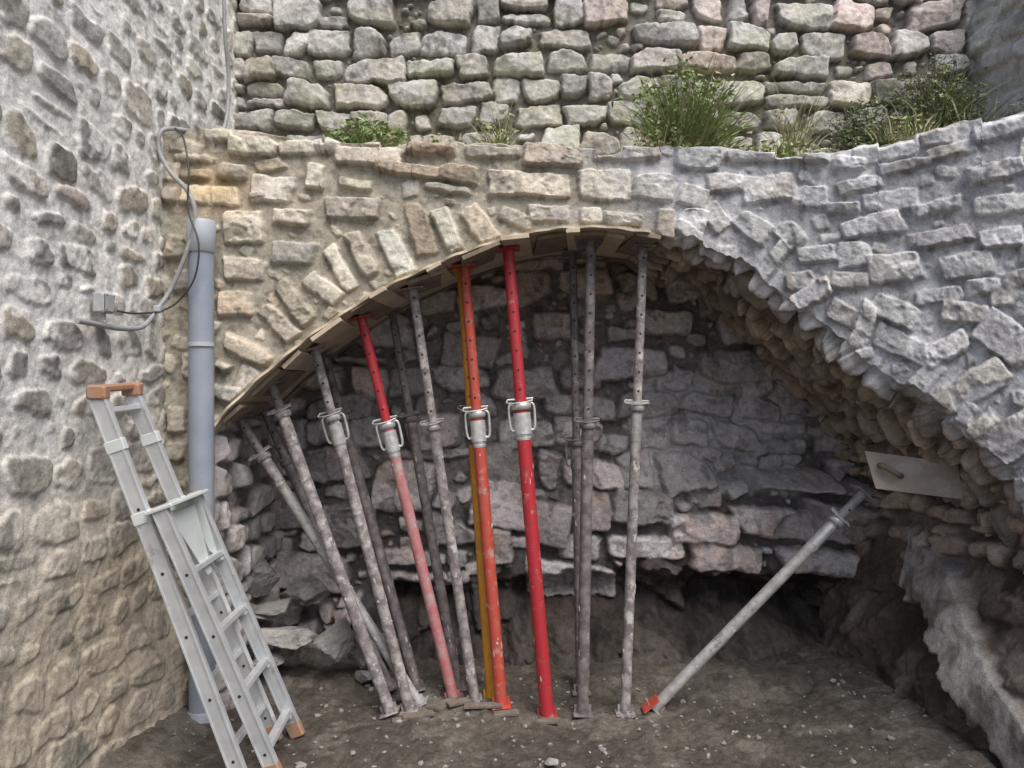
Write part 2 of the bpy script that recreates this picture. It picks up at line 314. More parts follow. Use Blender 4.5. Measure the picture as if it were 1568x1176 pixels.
R.darts(260,[80,50,30],1.5,lambda u,v:30 if u>900 else -15,.10,12,lambda u,v:vary((.105,.092,.085),.25),3,1,ok=lambda u,v:not okB(u,v),maxocc=.05)
U,V=R.U,R.V
w=fbm(U/50,V/50,41,4)
pat=np.exp(-(np.clip(np.abs(U-1100)-80,0,999)/65)**2-(np.clip(np.abs(V-660)-60,0,999)/40)**2)
pat=sm(.45,.66,pat+.5*w); pat2=sm(.24,.42,w-.02)*.6*(V<820)
sme=np.clip(np.maximum(pat*.72,pat2),0,1); R.m*=1-.8*sme
earth=sm(-12,22,V-np.interp(U,[380,560,600,860,900,1300,1460],[945,945,888,884,868,874,874])+18*fbm(U/30,V/30,42,3))
mor=lerp3(full([.20,.18,.175],R.c.shape),full([.52,.50,.50],R.c.shape),np.clip(pat+.35*pat2,0,1))
lowj=sm(700,760,V)*(1-R.m) 
C=lerp3(mor*(1+.18*fbm(U/25,V/25,43,4)-.45*lowj)[...,None],R.c,R.m)
br=sm(.1,.5,fbm(U/40,V/40,44,3)+.5*(1-sm(380,520,V))); C=lerp3(C,C*np.array([1.0,.86,.74]),br*.65)
ec=np.array([.052,.044,.039])*(1+.5*fbm(U/25,V/40,45,4)+.4*fbm(U/8,V/8,29,3))[...,None]
C=mottle(lerp3(C,ec,earth*(1-.45*R.m)),U,V,26,1.3)
H=R.h*(1-.4*sme)+R.m*.010*fbm(U/20,V/20,15,4)+.006*fbm(U/9,V/9,18,3)+.06*fbm(U/120,V/120,30,3)
sh=sm(900,1150,U); H+=.17*sh*sm(715,745,V)*(1-earth)+.06*(1-sh)*sm(740,770,V)*(1-earth)
H+=.18*sm(1150,1350,U)*sm(700,760,V)*(1-sm(860,900,V))
lf=np.interp(U,[380,480,640,860],[.55,.7,.95,1])
rk=fbm(U/60,V/80,46,5)
H+=earth*(.14*rk+.08*np.abs(fbm(U/26,V/34,47,5)))+lf*.58*sm(890,1075,V)-.12*earth*(1-sm(890,950,V))
P=np.stack([(U-784)*YB/F,YB-H,CH-(V-588)*YB/F],-1)
gridmesh('stone_wall',P,C,M_rec)

# ============ RIGHT EARTH BANK ============
ya=np.arange(2.3,5.0,.009); za=np.arange(-.15,1.75,.009); YY,ZZ=np.meshgrid(ya,za)
Rk=Ras(225,505,-20,180,1.0,2.2,8,6)
def cK(u,v): return vary(random.choice([(.38,.30,.235),(.33,.27,.215),(.43,.36,.285)]),.16)
Rk.coursed(225,505,85,180,(7,12),(9,20),.3,.24,.05,1.8,cK,1.2,wave=5); Rk.darts(200,[15,9],1.4,lambda u,v:0,.045,2.5,cK,1.4,.3,ok=lambda u,v:v>55)
hk=samp(Rk,Rk.h,YY*100,ZZ*100); mk=samp(Rk,Rk.m,YY*100,ZZ*100); ck=samp(Rk,Rk.c,YY*100,ZZ*100)
sl=np.interp(YY,[2.3,3.4,4.4,5.0],[2.25,2.10,1.93,1.90])
XX=sl+.26*sm(0,1.3,ZZ)
rr=fbm(YY*3+ZZ*2.4,ZZ*1.2,48,4); r2=fbm(YY*12,ZZ*9,49,4)
q=(ZZ-(.93-(4.15-YY)*.66)); slab=sm(-.27,-.24,q+.08*r2+.07*rr)*(1-sm(.03,.05,q+.07*rr+.03*r2))*(1-sm(4.08,4.14,YY+.04*r2))
rg=1-.85*slab
XX=XX-hk*rg-rg*(.08*rr+.025*r2+.06*np.abs(fbm(YY*6+ZZ*6,ZZ*3-YY*1,50,4)))-slab*(.075+.02*fbm(YY*3,ZZ*3,39,2)+.008*fbm(YY*14,ZZ*10,23,3))
ec=np.array([.095,.074,.060])*(1+.5*rr+.4*r2)[...,None]; ec=lerp3(ec,full([.22,.19,.165],ec.shape),.6*sm(.12,.4,fbm(YY*5,ZZ*4,51,4)))
C=lerp3(ec,ck,mk*sm(.62,.9,ZZ))
st=fbm(YY*9-ZZ*2,ZZ*1.5,24,4)
C=lerp3(C,np.array([.36,.34,.32])*(1+.3*r2+.2*rr+.4*st)[...,None],slab*(.40+.60*sm(-.3,.15,r2+.5*st)))
gridmesh('earth_bank',np.stack([XX,YY,ZZ],-1),C,M_rec)

# ============ GROUND ============
def ax(a,b,st,far): 
    c=np.arange(a,b,st); o=np.geomspace(.02,far,26); return np.concatenate([(a-o)[::-1],c,b+o])
gx=ax(-1.9,2.3,.009,40); gy=ax(3.1,4.6,.009,40); GX,GY=np.meshgrid(gx,gy)
loc=np.exp(-(np.clip(np.abs(GX)-3,0,99))**2)*np.exp(-np.clip(np.abs(GY-3.6)-2,0,99)**2)
GZ=.030*fbm(GX*3,GY*3,52,4)+.020*fbm(GX*14,GY*14,53,4)+.012*np.abs(fbm(GX*35,GY*35,54,3))
GZ+=.06*sm(4.10,4.35,GY)+.10*(1-sm(-1.75,-1.35,GX))+.09*sm(1.2,1.95,GX)
GZ+=.02*np.exp(-((GX+.15)/.7)**2-((GY-4.08)/.12)**2)
GZ=GZ*loc-.005
gc=np.array([.078,.068,.058])*(1+.35*fbm(GX*2.5,GY*2.5,55,4)+.35*fbm(GX*20,GY*20,56,3))[...,None]
gc=lerp3(gc,full([.16,.145,.127],gc.shape),.55*sm(.08,.42,fbm(GX*7,GY*7,57,4)+.25*(1-sm(-1.6,-.9,GX))))
gridmesh('ground',np.stack([GX,GY,GZ],-1),gc,M_gnd)
def gz(x,y):
    i=np.argmin(abs(gy-y)); j=np.argmin(abs(gx-x)); return float(GZ[i,j])

# ---------------- mesh builder -----------------
class MB:
    def __init__(s): s.v=[];s.f=[];s.m=[];s.s=[]
    def add(s,vs,fs,m,sm_=False):
        o=len(s.v); s.v+= [tuple(v) for v in vs]
        for f in fs: s.f.append([o+i for i in f]); s.m.append(m); s.s.append(sm_)
    def tube(s,pts,rad,seg=14,m=0,cap=True):
        pts=[Vector(p) for p in pts]; n=len(pts); rad=rad if isinstance(rad,(list,tuple)) else [rad]*n
        vs=[];ref=None
        for i,p in enumerate(pts):
            t=(pts[min(i+1,n-1)]-pts[max(i-1,0)]).normalized()
            if ref is None: ref=t.orthogonal().normalized()
            ref=(ref-t*ref.dot(t)).normalized(); b=t.cross(ref)
            for k in range(seg):
                a=2*math.pi*k/seg; vs.append(p+(ref*math.cos(a)+b*math.sin(a))*rad[i])
        fs=[(i*seg+k,i*seg+(k+1)%seg,(i+1)*seg+(k+1)%seg,(i+1)*seg+k) for i in range(n-1) for k in range(seg)]
        s.add(vs,fs,m,True)
        if cap: s.add([vs[k] for k in range(seg)],[list(range(seg))[::-1]],m); s.add([vs[(n-1)*seg+k] for k in range(seg)],[list(range(seg))],m)
    def box(s,c,X,Y,Z,sx,sy,sz,m=0,bev=.0):
        c=Vector(c); X,Y,Z=Vector(X).normalized(),Vector(Y).normalized(),Vector(Z).normalized()
        if bev<=0:
            vs=[c+X*a*sx/2+Y*b*sy/2+Z*d*sz/2 for a in(-1,1) for b in(-1,1) for d in(-1,1)]
            s.add(vs,[(0,1,3,2),(4,6,7,5),(0,4,5,1),(2,3,7,6),(0,2,6,4),(1,5,7,3)],m); return
        pr=[(-1,-1),(1,-1),(1,1),(-1,1)]; loops=[]
        for yy,sh in ((-1,bev),(-1+2*bev/sy,0),(1-2*bev/sy,0),(1,bev)):
            lp=[]
            hx,hz=sx/2-sh,sz/2-sh
            for (a,d) in pr:
                e=bev
                if (a,d) in((-1,-1),(1,1)): o=[(a*hx,d*(hz-e)),(a*(hx-e),d*hz)]
                else: o=[(a*(hx-e),d*hz),(a*hx,d*(hz-e))]
                lp+=o
            loops.append([c+X*p+Y*yy*sy/2+Z*q for p,q in lp])
        vs=sum(loops,[]); fs=[(i*8+k,i*8+(k+1)%8,(i+1)*8+(k+1)%8,(i+1)*8+k) for i in range(3) for k in range(8)]
        fs+=[list(range(8))[::-1],[24+k for k in range(8)]]; s.add(vs,fs,m)
    def obj(s,name,mats):
        me=bpy.data.meshes.new(name); me.from_pydata(s.v,[],s.f); me.update()
        me.polygons.foreach_set('material_index',s.m); me.polygons.foreach_set('use_smooth',s.s)
        for q in mats: me.materials.append(q)
        return link(bpy.data.objects.new(name,me))
def W(u,v,d): return Vector(((u-784)*d/F,d,CH-(v-588)*d/F))
def spline(pts,n=10):
    p=[Vector(q) for q in pts]; p=[p[0]*2-p[1]]+p+[p[-1]*2-p[-2]]; out=[]
    for i in range(1,len(p)-2):
        for k in range(n):
            t=k/n; a,b,c,d=p[i-1:i+3]
            out.append(.5*((2*b)+(c-a)*t+(2*a-5*b+4*c-d)*t*t+(3*b-a-3*c+d)*t**3))
    out.append(p[-2]); return out

M_red=mat2('red_paint',(.42,.018,.03),(.30,.035,.04),24,.38,.68,.5,0,.2,.001,c3=(.40,.25,.235),t3=(.56,.66))
M_pink=mat2('faded_red_paint',(.42,.13,.14),(.40,.235,.23),18,.4,.65,.65,0,.2,.001,c3=(.40,.34,.32),t3=(.53,.64))
M_redor=mat2('orange_red_paint',(.45,.055,.032),(.36,.09,.065),22,.4,.7,.55,0,.2,.001,c3=(.40,.28,.25),t3=(.55,.66))
M_yel=mat2('yellow_paint',(.56,.25,.02),(.42,.19,.03),20,.4,.7,.5,0,.2,.001,c3=(.36,.28,.2),t3=(.6,.7))
M_grey=mat2('cement_stained_steel',(.16,.135,.14),(.34,.315,.305),20,.42,.6,.75,.1,.5,.003,c3=(.48,.455,.43),t3=(.54,.60))
M_dk=mat2('weathered_steel',(.11,.092,.095),(.22,.195,.19),20,.42,.62,.7,.1,.5,.003,c3=(.34,.31,.29),t3=(.58,.64))
M_lt=mat2('galvanised_steel_dusty',(.28,.27,.265),(.42,.41,.40),20,.42,.62,.6,.15,.4,.002,c3=(.17,.155,.145),t3=(.56,.62))
M_zinc=mat2('zinc_casting',(.46,.46,.46),(.62,.62,.61),40,.4,.6,.4,.4,.2,.001)
M_hole=mat2('hole_shadow_steel',(.02,.018,.018),(.03,.028,.028),40,.4,.6,.9)
M_wood=mat2('formwork_wood',(.42,.34,.24),(.55,.47,.36),14,.35,.65,.8,0,.4,.002)
M_wdk=mat2('dark_wood',(.16,.125,.09),(.26,.21,.155),14,.35,.65,.85,0,.4,.002)  # darker wood tone for formwork blocks and float handle
M_alu=mat2('aluminium',(.52,.54,.56),(.64,.66,.68),12,.35,.65,.40,.4,.15,.0008,c3=(.40,.39,.37),t3=(.58,.66))
M_plate=mat2('galvanised_plate',(.54,.59,.58),(.64,.67,.66),12,.35,.65,.5,.1,.15,.0008)
M_orng=mat2('worn_orange_plastic',(.38,.17,.085),(.32,.22,.16),18,.35,.65,.75,0,.3,.003,c3=(.28,.23,.20),t3=(.50,.60))
M_pvc=mat2('grey_pvc',(.23,.27,.335),(.29,.32,.375),5,.35,.65,.42,0,.1,.001,c3=(.36,.36,.355),t3=(.58,.75))
M_pvcl=mat2('pale_pvc',(.36,.40,.45),(.44,.47,.49),6,.35,.65,.5,0,.1,.001)
M_cab=mat2('grey_conduit',(.25,.25,.26),(.32,.32,.32),30,.4,.6,.55)
M_blk=mat2('black_cable',(.03,.03,.035),(.05,.05,.05),30,.4,.6,.5)
M_box=mat2('grey_plastic',(.33,.34,.35),(.40,.40,.40),30,.4,.6,.5)
M_spl=mat2('dried_mortar',(.34,.31,.285),(.45,.42,.39),40,.4,.6,.9)

Xc=Xu(AC[:,0]); Zc=CH-(AC[:,1]-588)*Yf(Xc)/F
def vz(x): return float(np.interp(x,Xc,Zc))

def prop(h,f,mo,mi,ro=.030,ri=.024,col=.62,dh=4.06,df=None,handles=True,headz=True,name='adjustable_steel_prop',mc=None):
    b=MB(); d=df or CH*F/(f[1]-588); foot=W(f[0],f[1],d); foot.z=max(gz(foot.x,foot.y),0)-.006
    head=W(h[0],h[1],dh)
    if headz: head.z=vz(head.x)-.036
    ax=(head-foot).normalized(); L=(head-foot).length; C=foot+ax*L*col
    side=ax.cross(Vector((0,1,0))).normalized(); fr=side.cross(ax).normalized()
    if fr.y>0: fr=-fr
    b.tube([foot+ax*.008,foot+ax*L*.5,C],ro,18,0)
    b.tube([C,head-ax*.006],ri,16,1)
    b.box(foot+ax*.006,side,fr,ax,.10,.10,.008,0,.0015); b.box(head-ax*.004,side,fr,ax,.12,.12,.008,1,.0015)
    for sg in(-1,1): b.box(foot+ax*.03+side*sg*(ro+.006),side,fr,ax,.012,.006,.04,0)
    b.tube([C-ax*.16,C-ax*.02],ro*1.04,18,2)
    for k in range(9): q=C-ax*(.15-.014*k); b.tube([q-ax*.003,q+ax*.003],ro*1.10,18,2)
    b.tube([C-ax*.005,C+ax*.0,C+ax*.03,C+ax*.035],[ro*1.15,ro*1.42,ro*1.42,ro*1.1],18,2)
    if handles:
        for sg in(-1,1):
            pts=[C+side*sg*(ro*1.2)+ax*.025,C+side*sg*(ro+.022)+ax*.024,C+side*sg*(ro+.030)-ax*.0,C+side*sg*(ro+.028)-ax*.085,C+side*sg*(ro+.018)-ax*.112,C+side*sg*(ro*1.0)-ax*.105]
            b.tube(spline(pts,5),.0065,8,2)
        b.tube([C-ax*.13,C-ax*.02],ro*1.24,18,2)
    else:
        b.box(C+ax*.04,side,fr,ax,.12,.05,.008,2,.001)
    b.tube([C+ax*.05-side*(ri+.035),C+ax*.05+side*(ri+.04)],.006,8,2)
    b.tube(spline([C+ax*.05+side*(ri+.04),C+ax*.035+side*(ri+.04)+fr*.03,C+ax*.03+fr*(ro+.012),C+ax*.04-side*(ri+.03)+fr*.02],5),.004,6,2)
    q=.10; LL=L*(1-col)
    while q<LL-.05:
        p=C+ax*q+fr*(ri-.001); b.tube([p,p+fr*.0018],.0065,10,3); q+=.10
    for _ in range(14):
        a=random.uniform(0,6.28); q=random.uniform(.05,col-.08); p=foot+ax*L*q+(side*math.cos(a)+fr*math.sin(a))*ro*.86
        ln=random.uniform(.008,.03); rr_=random.uniform(.004,.009); b.tube([p-ax*ln,p-ax*ln*.5,p+ax*ln*.4,p+ax*ln],[rr_*.3,rr_,rr_*.8,rr_*.2],7,4)
    return b.obj(name,[mo,mi,mc or M_zinc,M_hole,M_spl])
prop((368,682),(643,1079),M_lt,M_dk,.028,.023,.86,dh=4.12,mc=M_grey,handles=False)
prop((416,592),(598,1090),M_grey,M_dk,.031,.025,.90,mc=M_grey,handles=False)
prop((482,530),(628,1087),M_grey,M_grey,.029,.024,.80,mc=M_lt)
prop((553,478),(695,1073),M_pink,M_red,.030,.026,.715)
prop((632,440),(728,1081),M_grey,M_grey,.027,.024,.66,mc=M_grey,handles=False)
prop((711,400),(768,1087),M_redor,M_redor,.032,.027,.655)
prop((778,378),(838,1097),M_red,M_red,.036,.030,.655,dh=4.0)
prop((905,365),(892,1092),M_dk,M_dk,.031,.027,.60,mc=M_dk,handles=False)
prop((985,362),(957,1092),M_grey,M_grey,.027,.024,.645,mc=M_lt,handles=False)
prop((706,432),(752,1074),M_yel,M_yel,.027,.024,.66,dh=4.16,mc=M_dk)
prop((498,560),(640,1062),M_dk,M_dk,.029,.024,.8,dh=4.42,mc=M_dk,handles=False)
prop((404,690),(598,1062),M_dk,M_dk,.029,.024,.8,dh=4.38,mc=M_dk,handles=False)
prop((600,500),(702,1062),M_dk,M_dk,.028,.024,.7,dh=4.42,mc=M_dk,handles=False)
prop((877,400),(890,1066),M_dk,M_dk,.028,.022,.55,dh=4.38,mc=M_dk)
prop((1322,755),(1000,1084),M_lt,M_lt,.030,.025,.86,dh=4.10,headz=False,mc=M_zinc,handles=False)
b=MB(); p=W(997,1080,4.04); b.box(p+Vector((-.01,-.03,.02)),(.6,0,.5),(0,1,0),(-.5,0,.6),.10,.09,.008,0,.001); b.obj('prop_base_plate',[M_redor])

# ---------------- formwork -----------------
ub=np.arange(326,996,6.0); xb=Xu(ub); zb=CH-(arch(ub)-588)*YA/F
b=MB(); vs=[];n=len(ub)
for i in range(n):
    j0,j1=max(i-1,0),min(i+1,n-1); t=Vector((xb[j1]-xb[j0],0,zb[j1]-zb[j0])).normalized(); nn=Vector((t.z,0,-t.x))
    if nn.z>0: nn=-nn
    p=Vector((xb[i],0,zb[i])); yf=3.825+.012*math.sin(i*.9)
    for off in(.0,.012):
        for y in(yf,4.62): q=p+nn*off; vs.append((q.x,y,q.z))
fs=[]
for i in range(n-1):
    a=i*4; c=a+4; fs+=[(a,c,c+1,a+1),(a+2,a+3,c+3,c+2),(a,a+2,c+2,c),(a+1,c+1,c+3,a+3)]
fs+=[(0,1,3,2),(4*n-4,4*n-2,4*n-1,4*n-3)]; b.add(vs,fs,0)
def tang(u):
    a=Vector((float(Xu(u-8)),0,CH-(float(arch(u-8))-588)*YA/F)); c=Vector((float(Xu(u+8)),0,CH-(float(arch(u+8))-588)*YA/F)); return (c-a).normalized(),(a+c)/2
for u,L,y0,mi in[(352,.12,3.86,1),(400,.20,3.90,1),(440,.12,3.86,0),(498,.18,3.80,0),(560,.14,3.84,1),(585,.09,3.8,0),(640,.18,3.88,1),(668,.08,3.82,0),(728,.20,3.80,1),(792,.14,3.79,0),(850,.20,3.90,1),(882,.07,3.82,0),(905,.18,3.90,1),(985,.12,3.84,1),(945,.10,3.92,0)]:
    t,p=tang(u); tt=(t+Vector((0,0,random.uniform(-.12,.12)))).normalized(); nn=Vector((tt.z,0,-tt.x)); nn=-nn if nn.z>0 else nn
    c=p+nn*(.012+.012); c.y=y0+.25; b.box(c,tt,(random.uniform(-.1,.1),1,0),nn,L,.5,.022,mi,.0015)
b.obj('arch_formwork',[M_wood,M_wdk])

# ---------------- drain pipe -----------------
b=MB(); pb=W(309,1086,3.83); pb.z=-.02; pt=W(308,338,3.80)
b.tube([pb,(pb+pt)/2,pt-Vector((0,0,.14))],.060,28,0); b.tube([pt-Vector((0,0,.16)),pt-Vector((0,0,.155)),pt-Vector((0,0,.01)),pt],[.061,.069,.069,.064],28,1)
b.tube([pb,pb+Vector((0,0,.10)),pb+Vector((0,0,.105))],[.068,.068,.061],28,0)
b.tube([pt-Vector((0,0,.62)),pt-Vector((0,0,.60))],.0625,28,1)
b.obj('drain_pipe',[M_pvc,M_pvcl])

# ---------------- cables and junction box -----------------
def LW(u,v,off=.04):
    x=XL+off; d=x*F/(u-784); return Vector((x,d,CH-(v-588)*d/F))
b=MB(); b.tube(spline([LW(118,491,.03),LW(150,497,.03),LW(185,503,.04),LW(218,500,.04),LW(240,474,.05),W(262,442,3.74),W(286,385,3.74),W(299,330,3.74),W(287,292,3.74),W(262,265,3.78),W(244,232,3.80),W(245,204,3.80),W(262,197,3.85),W(300,202,4.0),LW(335,205,.05),LW(347,180,.05),LW(350,120,.05),LW(345,60,.05),LW(343,0,.05),LW(342,-60,.05)],8),.0115,10,0)
b.obj('electric_conduit',[M_cab])
b=MB(); b.tube(spline([W(268,196,3.84),W(281,212,3.78),W(289,262,3.72),W(288,320,3.72),W(304,372,3.69),W(298,425,3.70),W(272,462,3.70),LW(244,478,.07)],8),.0045,8,0)
b.tube(spline([LW(244,478,.05),LW(205,480,.03),LW(180,476,.02)],6),.0045,8,0); b.obj('electric_cable',[M_blk])
b=MB(); c=LW(158,464,.035); b.box(c,(1,0,0),(0,1,0),(0,0,1),.05,.085,.085,0,.006); b.box(c+Vector((.027,0,0)),(1,0,0),(0,1,0),(0,0,1),.008,.075,.075,0,.003)
for sy in(-1,1):
    for sz in(-1,1): b.tube([c+Vector((.03,sy*.03,sz*.03)),c+Vector((.033,sy*.03,sz*.03))],.004,8,1)
b.tube([c+Vector((0,0,-.04)),c+Vector((0,0,-.07))],.011,10,0); b.obj('junction_box',[M_box,M_dk])
b=MB(); c=LW(243,473,.065); b.box(c,(1,0,0),(0,1,0),(0,0,1),.03,.05,.03,0,.003); b.obj('cable_clip',[M_pvcl])

# ---------------- ladder -----------------
b=MB()
def rail(p,q,w,t,m=0,holes=True,side=Vector((0,1,0))):
    p,q=Vector(p),Vector(q); a=(q-p).normalized(); s=(side-a*side.dot(a)).normalized(); n=a.cross(s)
    b.box((p+q)/2,n,a,s,w,(q-p).length,t,m,.003)
    for sg in(-1,1): b.box((p+q)/2+n*sg*(w/2-.004),n,a,s,.006,(q-p).length*.998,t+.008,m)
    if holes:
        L=(q-p).length; k=.12
        while k<L-.1:
            c=p+a*k
            for sg in(-1,1): b.tube([c+s*sg*(t/2-.001),c+s*sg*(t/2+.0018)],.007,10,3)
            k+=.28
    return a,n,s
TL=Vector((-1.665,3.10,1.645)); TR=Vector((-1.665,3.38,1.655)); BL=Vector((-1.12,3.22,0)); BR=Vector((-1.125,3.66,0))
BL.z=gz(BL.x,BL.y); BR.z=gz(BR.x,BR.y)+.02
a,n,s=rail(BL,TL,.066,.026); rail(BR,TR,.066,.026)
for t in(.10,.27,.44,.60,.965):
    p=BL.lerp(TL,t); q=BR.lerp(TR,t); d=(q-p).normalized()
    b.box((p+q)/2,n,d,a,.040,(q-p).length,.024,0,.003)
BL2=Vector((-1.00,3.27,0)); BR2=Vector((-1.045,3.75,0)); BR2.z=gz(-1.05,3.74)+.02; BL2.z=gz(-1.02,3.25)+.01
TL2=W(243,775,3.10); TR2=W(296,754,3.52)
a2,n2,_=rail(BL2,TL2,.062,.028); rail(BR2,TR2,.062,.028)
for t in(.10,.32,.54,.76):
    p=BL2.lerp(TL2,t); q=BR2.lerp(TR2,t); d=(q-p).normalized()
    b.box((p+q)/2,n2,d,a2,.045,(q-p).length,.024,0,.003)
    for e_,f_ in((p,d),(q,-d)): b.box(e_+f_*.025-a2*.02,n2,f_,a2,.03,.04,.022,2,.002)
p=BL2.lerp(TL2,.99); q=BR2.lerp(TR2,.99); d=(q-p).normalized(); b.box((p+q)/2,n2,d,a2,.12,(q-p).length+.05,.016,2,.003)
up=n2 if n2.x>0 else -n2
for pp,qq in((TL2,1),(TR2,-1)):
    o=Vector(pp)-a2*.02; dd=d*qq*.02
    vs=[o+dd-n2*.03,o+dd+n2*.03,o+dd+n2*.028-a2*.26,o+dd-n2*.0-a2*.30]; vs+=[v+d*qq*.004 for v in vs]
    b.add(vs,[(0,1,2,3),(7,6,5,4),(0,4,5,1),(1,5,6,2),(2,6,7,3),(3,7,4,0)],2)
p1=BL2.lerp(TL2,.96); q1=BR2.lerp(TR2,.96); lo=(BL2.lerp(TL2,.72)+BR2.lerp(TR2,.72))/2
vs=[p1.lerp(q1,.12),p1.lerp(q1,.88),lo+d*.03,lo-d*.03]; vs+=[v+up*.004 for v in vs]
b.add(vs,[(0,1,2,3),(7,6,5,4),(0,4,5,1),(1,5,6,2),(2,6,7,3),(3,7,4,0)],2)
for t in(.88,.70):
    p=BL.lerp(TL,t); b.box(p,n,a,s,.078,.05,.036,2,.003); p=BR.lerp(TR,t+.0); b.box(p,n,a,s,.078,.05,.036,2,.003)
d=(TR-TL).normalized(); b.box((TL+TR)/2+Vector((-.01,0,.035)),(1,0,0),d,(0,0,1),.06,(TR-TL).length+.02,.03,1,.008)
for pp in(TL,TR): b.box(pp+Vector((0,0,.022)),(1,0,0),d,(0,0,1),.08,.05,.06,1,.008)
for p,aa in((BR,a),(BR2,a2),(BL2,a2),(BL,a)): b.box(p+aa*.03,n2,aa,(0,1,0),.07,.09,.040,1,.008)
b.obj('aluminium_ladder',[M_alu,M_orng,M_plate,M_hole])

# ---------------- plastering float on the bank -----------------
b=MB(); c=W(1394,728,3.80); A=(W(1460,733,3.76)-W(1332,718,3.88)).normalized(); Bz=Vector((.10,.10,.9)); Bz=(Bz-A*Bz.dot(A)).normalized(); N=A.cross(Bz)
if N.y>0: N=-N
o=[(-.215,.095),(.20,.085),(.235,-.085),(-.15,-.085)]
vs=[c+A*x+Bz*y+N*z for z in(-.005,.005) for x,y in o]; b.add(vs,[(3,2,1,0),(4,5,6,7),(0,1,5,4),(1,2,6,5),(2,3,7,6),(3,0,4,7)],0)
b.tube(spline([c-A*.14+Bz*.03+N*.006,c-A*.135+Bz*.03+N*.045,c-A*.07+N*.05,c-A*.04-Bz*.01+N*.006],5),.014,10,1)
b.obj('plastering_float',[mat2('float_board',(.36,.295,.235),(.44,.375,.31),6,.3,.7,.85,c3=(.48,.43,.385),t3=(.52,.62)),M_wdk])

# ---------------- rocks -----------------
import bmesh
from mathutils import noise
def rock(b,c,s,rot,m,seed,sub=3):
    bm=bmesh.new(); bmesh.ops.create_icosphere(bm,subdivisions=sub,radius=1)
    r=random.Random(seed); pl=[(Vector((r.gauss(0,1),r.gauss(0,1),r.gauss(0,1))).normalized(),r.uniform(.42,.72)) for _ in range(12)]
    for v in bm.verts:
        p=v.co.copy()
        for _ in range(2):
            for nn,dd in pl:
                e=p.dot(nn)-dd
                if e>0: p-=nn*e*.97
        p*=1+.06*noise.noise(p*2.5+Vector((seed,0,0)))+.06*noise.noise(p*6+Vector((seed,3,0)))
        v.co=p*1.3
    R_=Matrix.Rotation(rot[2],3,'Z')@Matrix.Rotation(rot[1],3,'Y')@Matrix.Rotation(rot[0],3,'X')
    vs=[Vector(c)+R_@Vector((v.co.x*s[0],v.co.y*s[1],v.co.z*s[2])) for v in bm.verts]
    b.add(vs,[[v.index for v in f.verts] for f in bm.faces],m,False); bm.free()
M_rk=mat2('loose_stone',(.17,.16,.155),(.30,.285,.275),9,.35,.65,.9,0,.9,.03,c3=(.11,.10,.09),t3=(.52,.62))
M_rk2=mat2('pale_stone',(.26,.25,.24),(.38,.365,.35),9,.35,.65,.9,0,.9,.03,c3=(.15,.135,.12),t3=(.52,.62))
for i,(u,v,d,sx,sy,sz,ry) in enumerate([(440,975,4.28,.19,.12,.055,.05),(506,985,4.22,.085,.09,.15,.15),(400,880,4.45,.12,.10,.10,0),(352,985,4.30,.12,.14,.08,.1),(470,905,4.6,.16,.10,.07,.1),(350,890,4.45,.10,.10,.10,0),(265,1020,4.0,.10,.10,.13,.0),(425,928,4.45,.14,.10,.035,-.15),(556,1000,4.36,.09,.08,.07,.3),(385,938,4.38,.12,.1,.045,.1),(410,1012,4.25,.10,.08,.04,.1),(590,985,4.45,.10,.08,.05,.1),(380,1040,4.1,.07,.06,.03,.1),(560,1035,4.25,.06,.05,.03,.0),(845,1166,3.4,.03,.025,.015,0)]):
    b=MB(); rock(b,W(u,v,d),(sx,sy,sz),(0,ry,random.uniform(-.4,.4)),0,i+3,4); b.obj('loose_stone',[M_rk if i not in(0,14) else M_rk2])
b=MB()
for i in range(420):
    x=random.uniform(-1.6,2.05); y=random.uniform(3.15,4.3); s=random.choice([.003,.005,.006,.008,.011])*random.uniform(.8,1.5)
    if random.random()<.04: s*=2
    rock(b,(x,y,gz(x,y)+s*.2),(s*1.3,s,s*.8),(0,0,random.random()*3),random.choice([0,0,0,1]),i,1)
b.obj('gravel',[M_rk,M_rk2])
b=MB()
for u,v,L,an in[(640,1096,.16,.3),(668,1086,.10,-.5),(705,1084,.14,.5),(740,1090,.20,-.1),(612,1099,.08,.2),(775,1097,.13,.1),(838,1104,.12,-.2),(690,1078,.15,.9)]:
    p=W(u,v,CH*F/(v-588)); p.z=gz(p.x,p.y)+.004; b.box(p,(math.cos(an),math.sin(an)*.7,.06),(-math.sin(an),math.cos(an),0),(0,0,1),L,.05,.016,0,.002)
b.obj('wood_offcuts',[mat2('muddy_wood',(.10,.085,.07),(.19,.16,.13),20,.35,.65,.9,0,.5,.003)])

# ---------------- plants -----------------
def leafmat(name,c1,c2): return mat2(name,c1,c2,9,.3,.7,.6,0,.1,.001)
G1=leafmat('grass_green',(.12,.19,.05),(.22,.29,.095)); G2=leafmat('grass_dry',(.28,.27,.14),(.40,.37,.23)); G3=leafmat('shrub_leaves',(.05,.07,.035),(.12,.15,.075)); G4=leafmat('twigs',(.12,.10,.06),(.18,.15,.10))
def blade(b,p,d,L,w,m,curve):
    d=Vector(d).normalized(); s=d.cross(Vector((0,1,.1))); s=(s if s.length>.1 else Vector((1,0,0))).normalized(); s=(s+Vector((0,random.uniform(-1,1),0))).normalized()
    vs=[];n=4;q=Vector(p);dd=d.copy()
    for i in range(n+1):
        ww=w*(1-i/n)**.7; vs+=[q-s*ww,q+s*ww]; dd=(dd+Vector((d.x*.3,d.y*.3,-curve))).normalized(); q=q+dd*L/n
    b.add(vs,[(2*i,2*i+1,2*i+3,2*i+2) for i in range(n)],m,True)
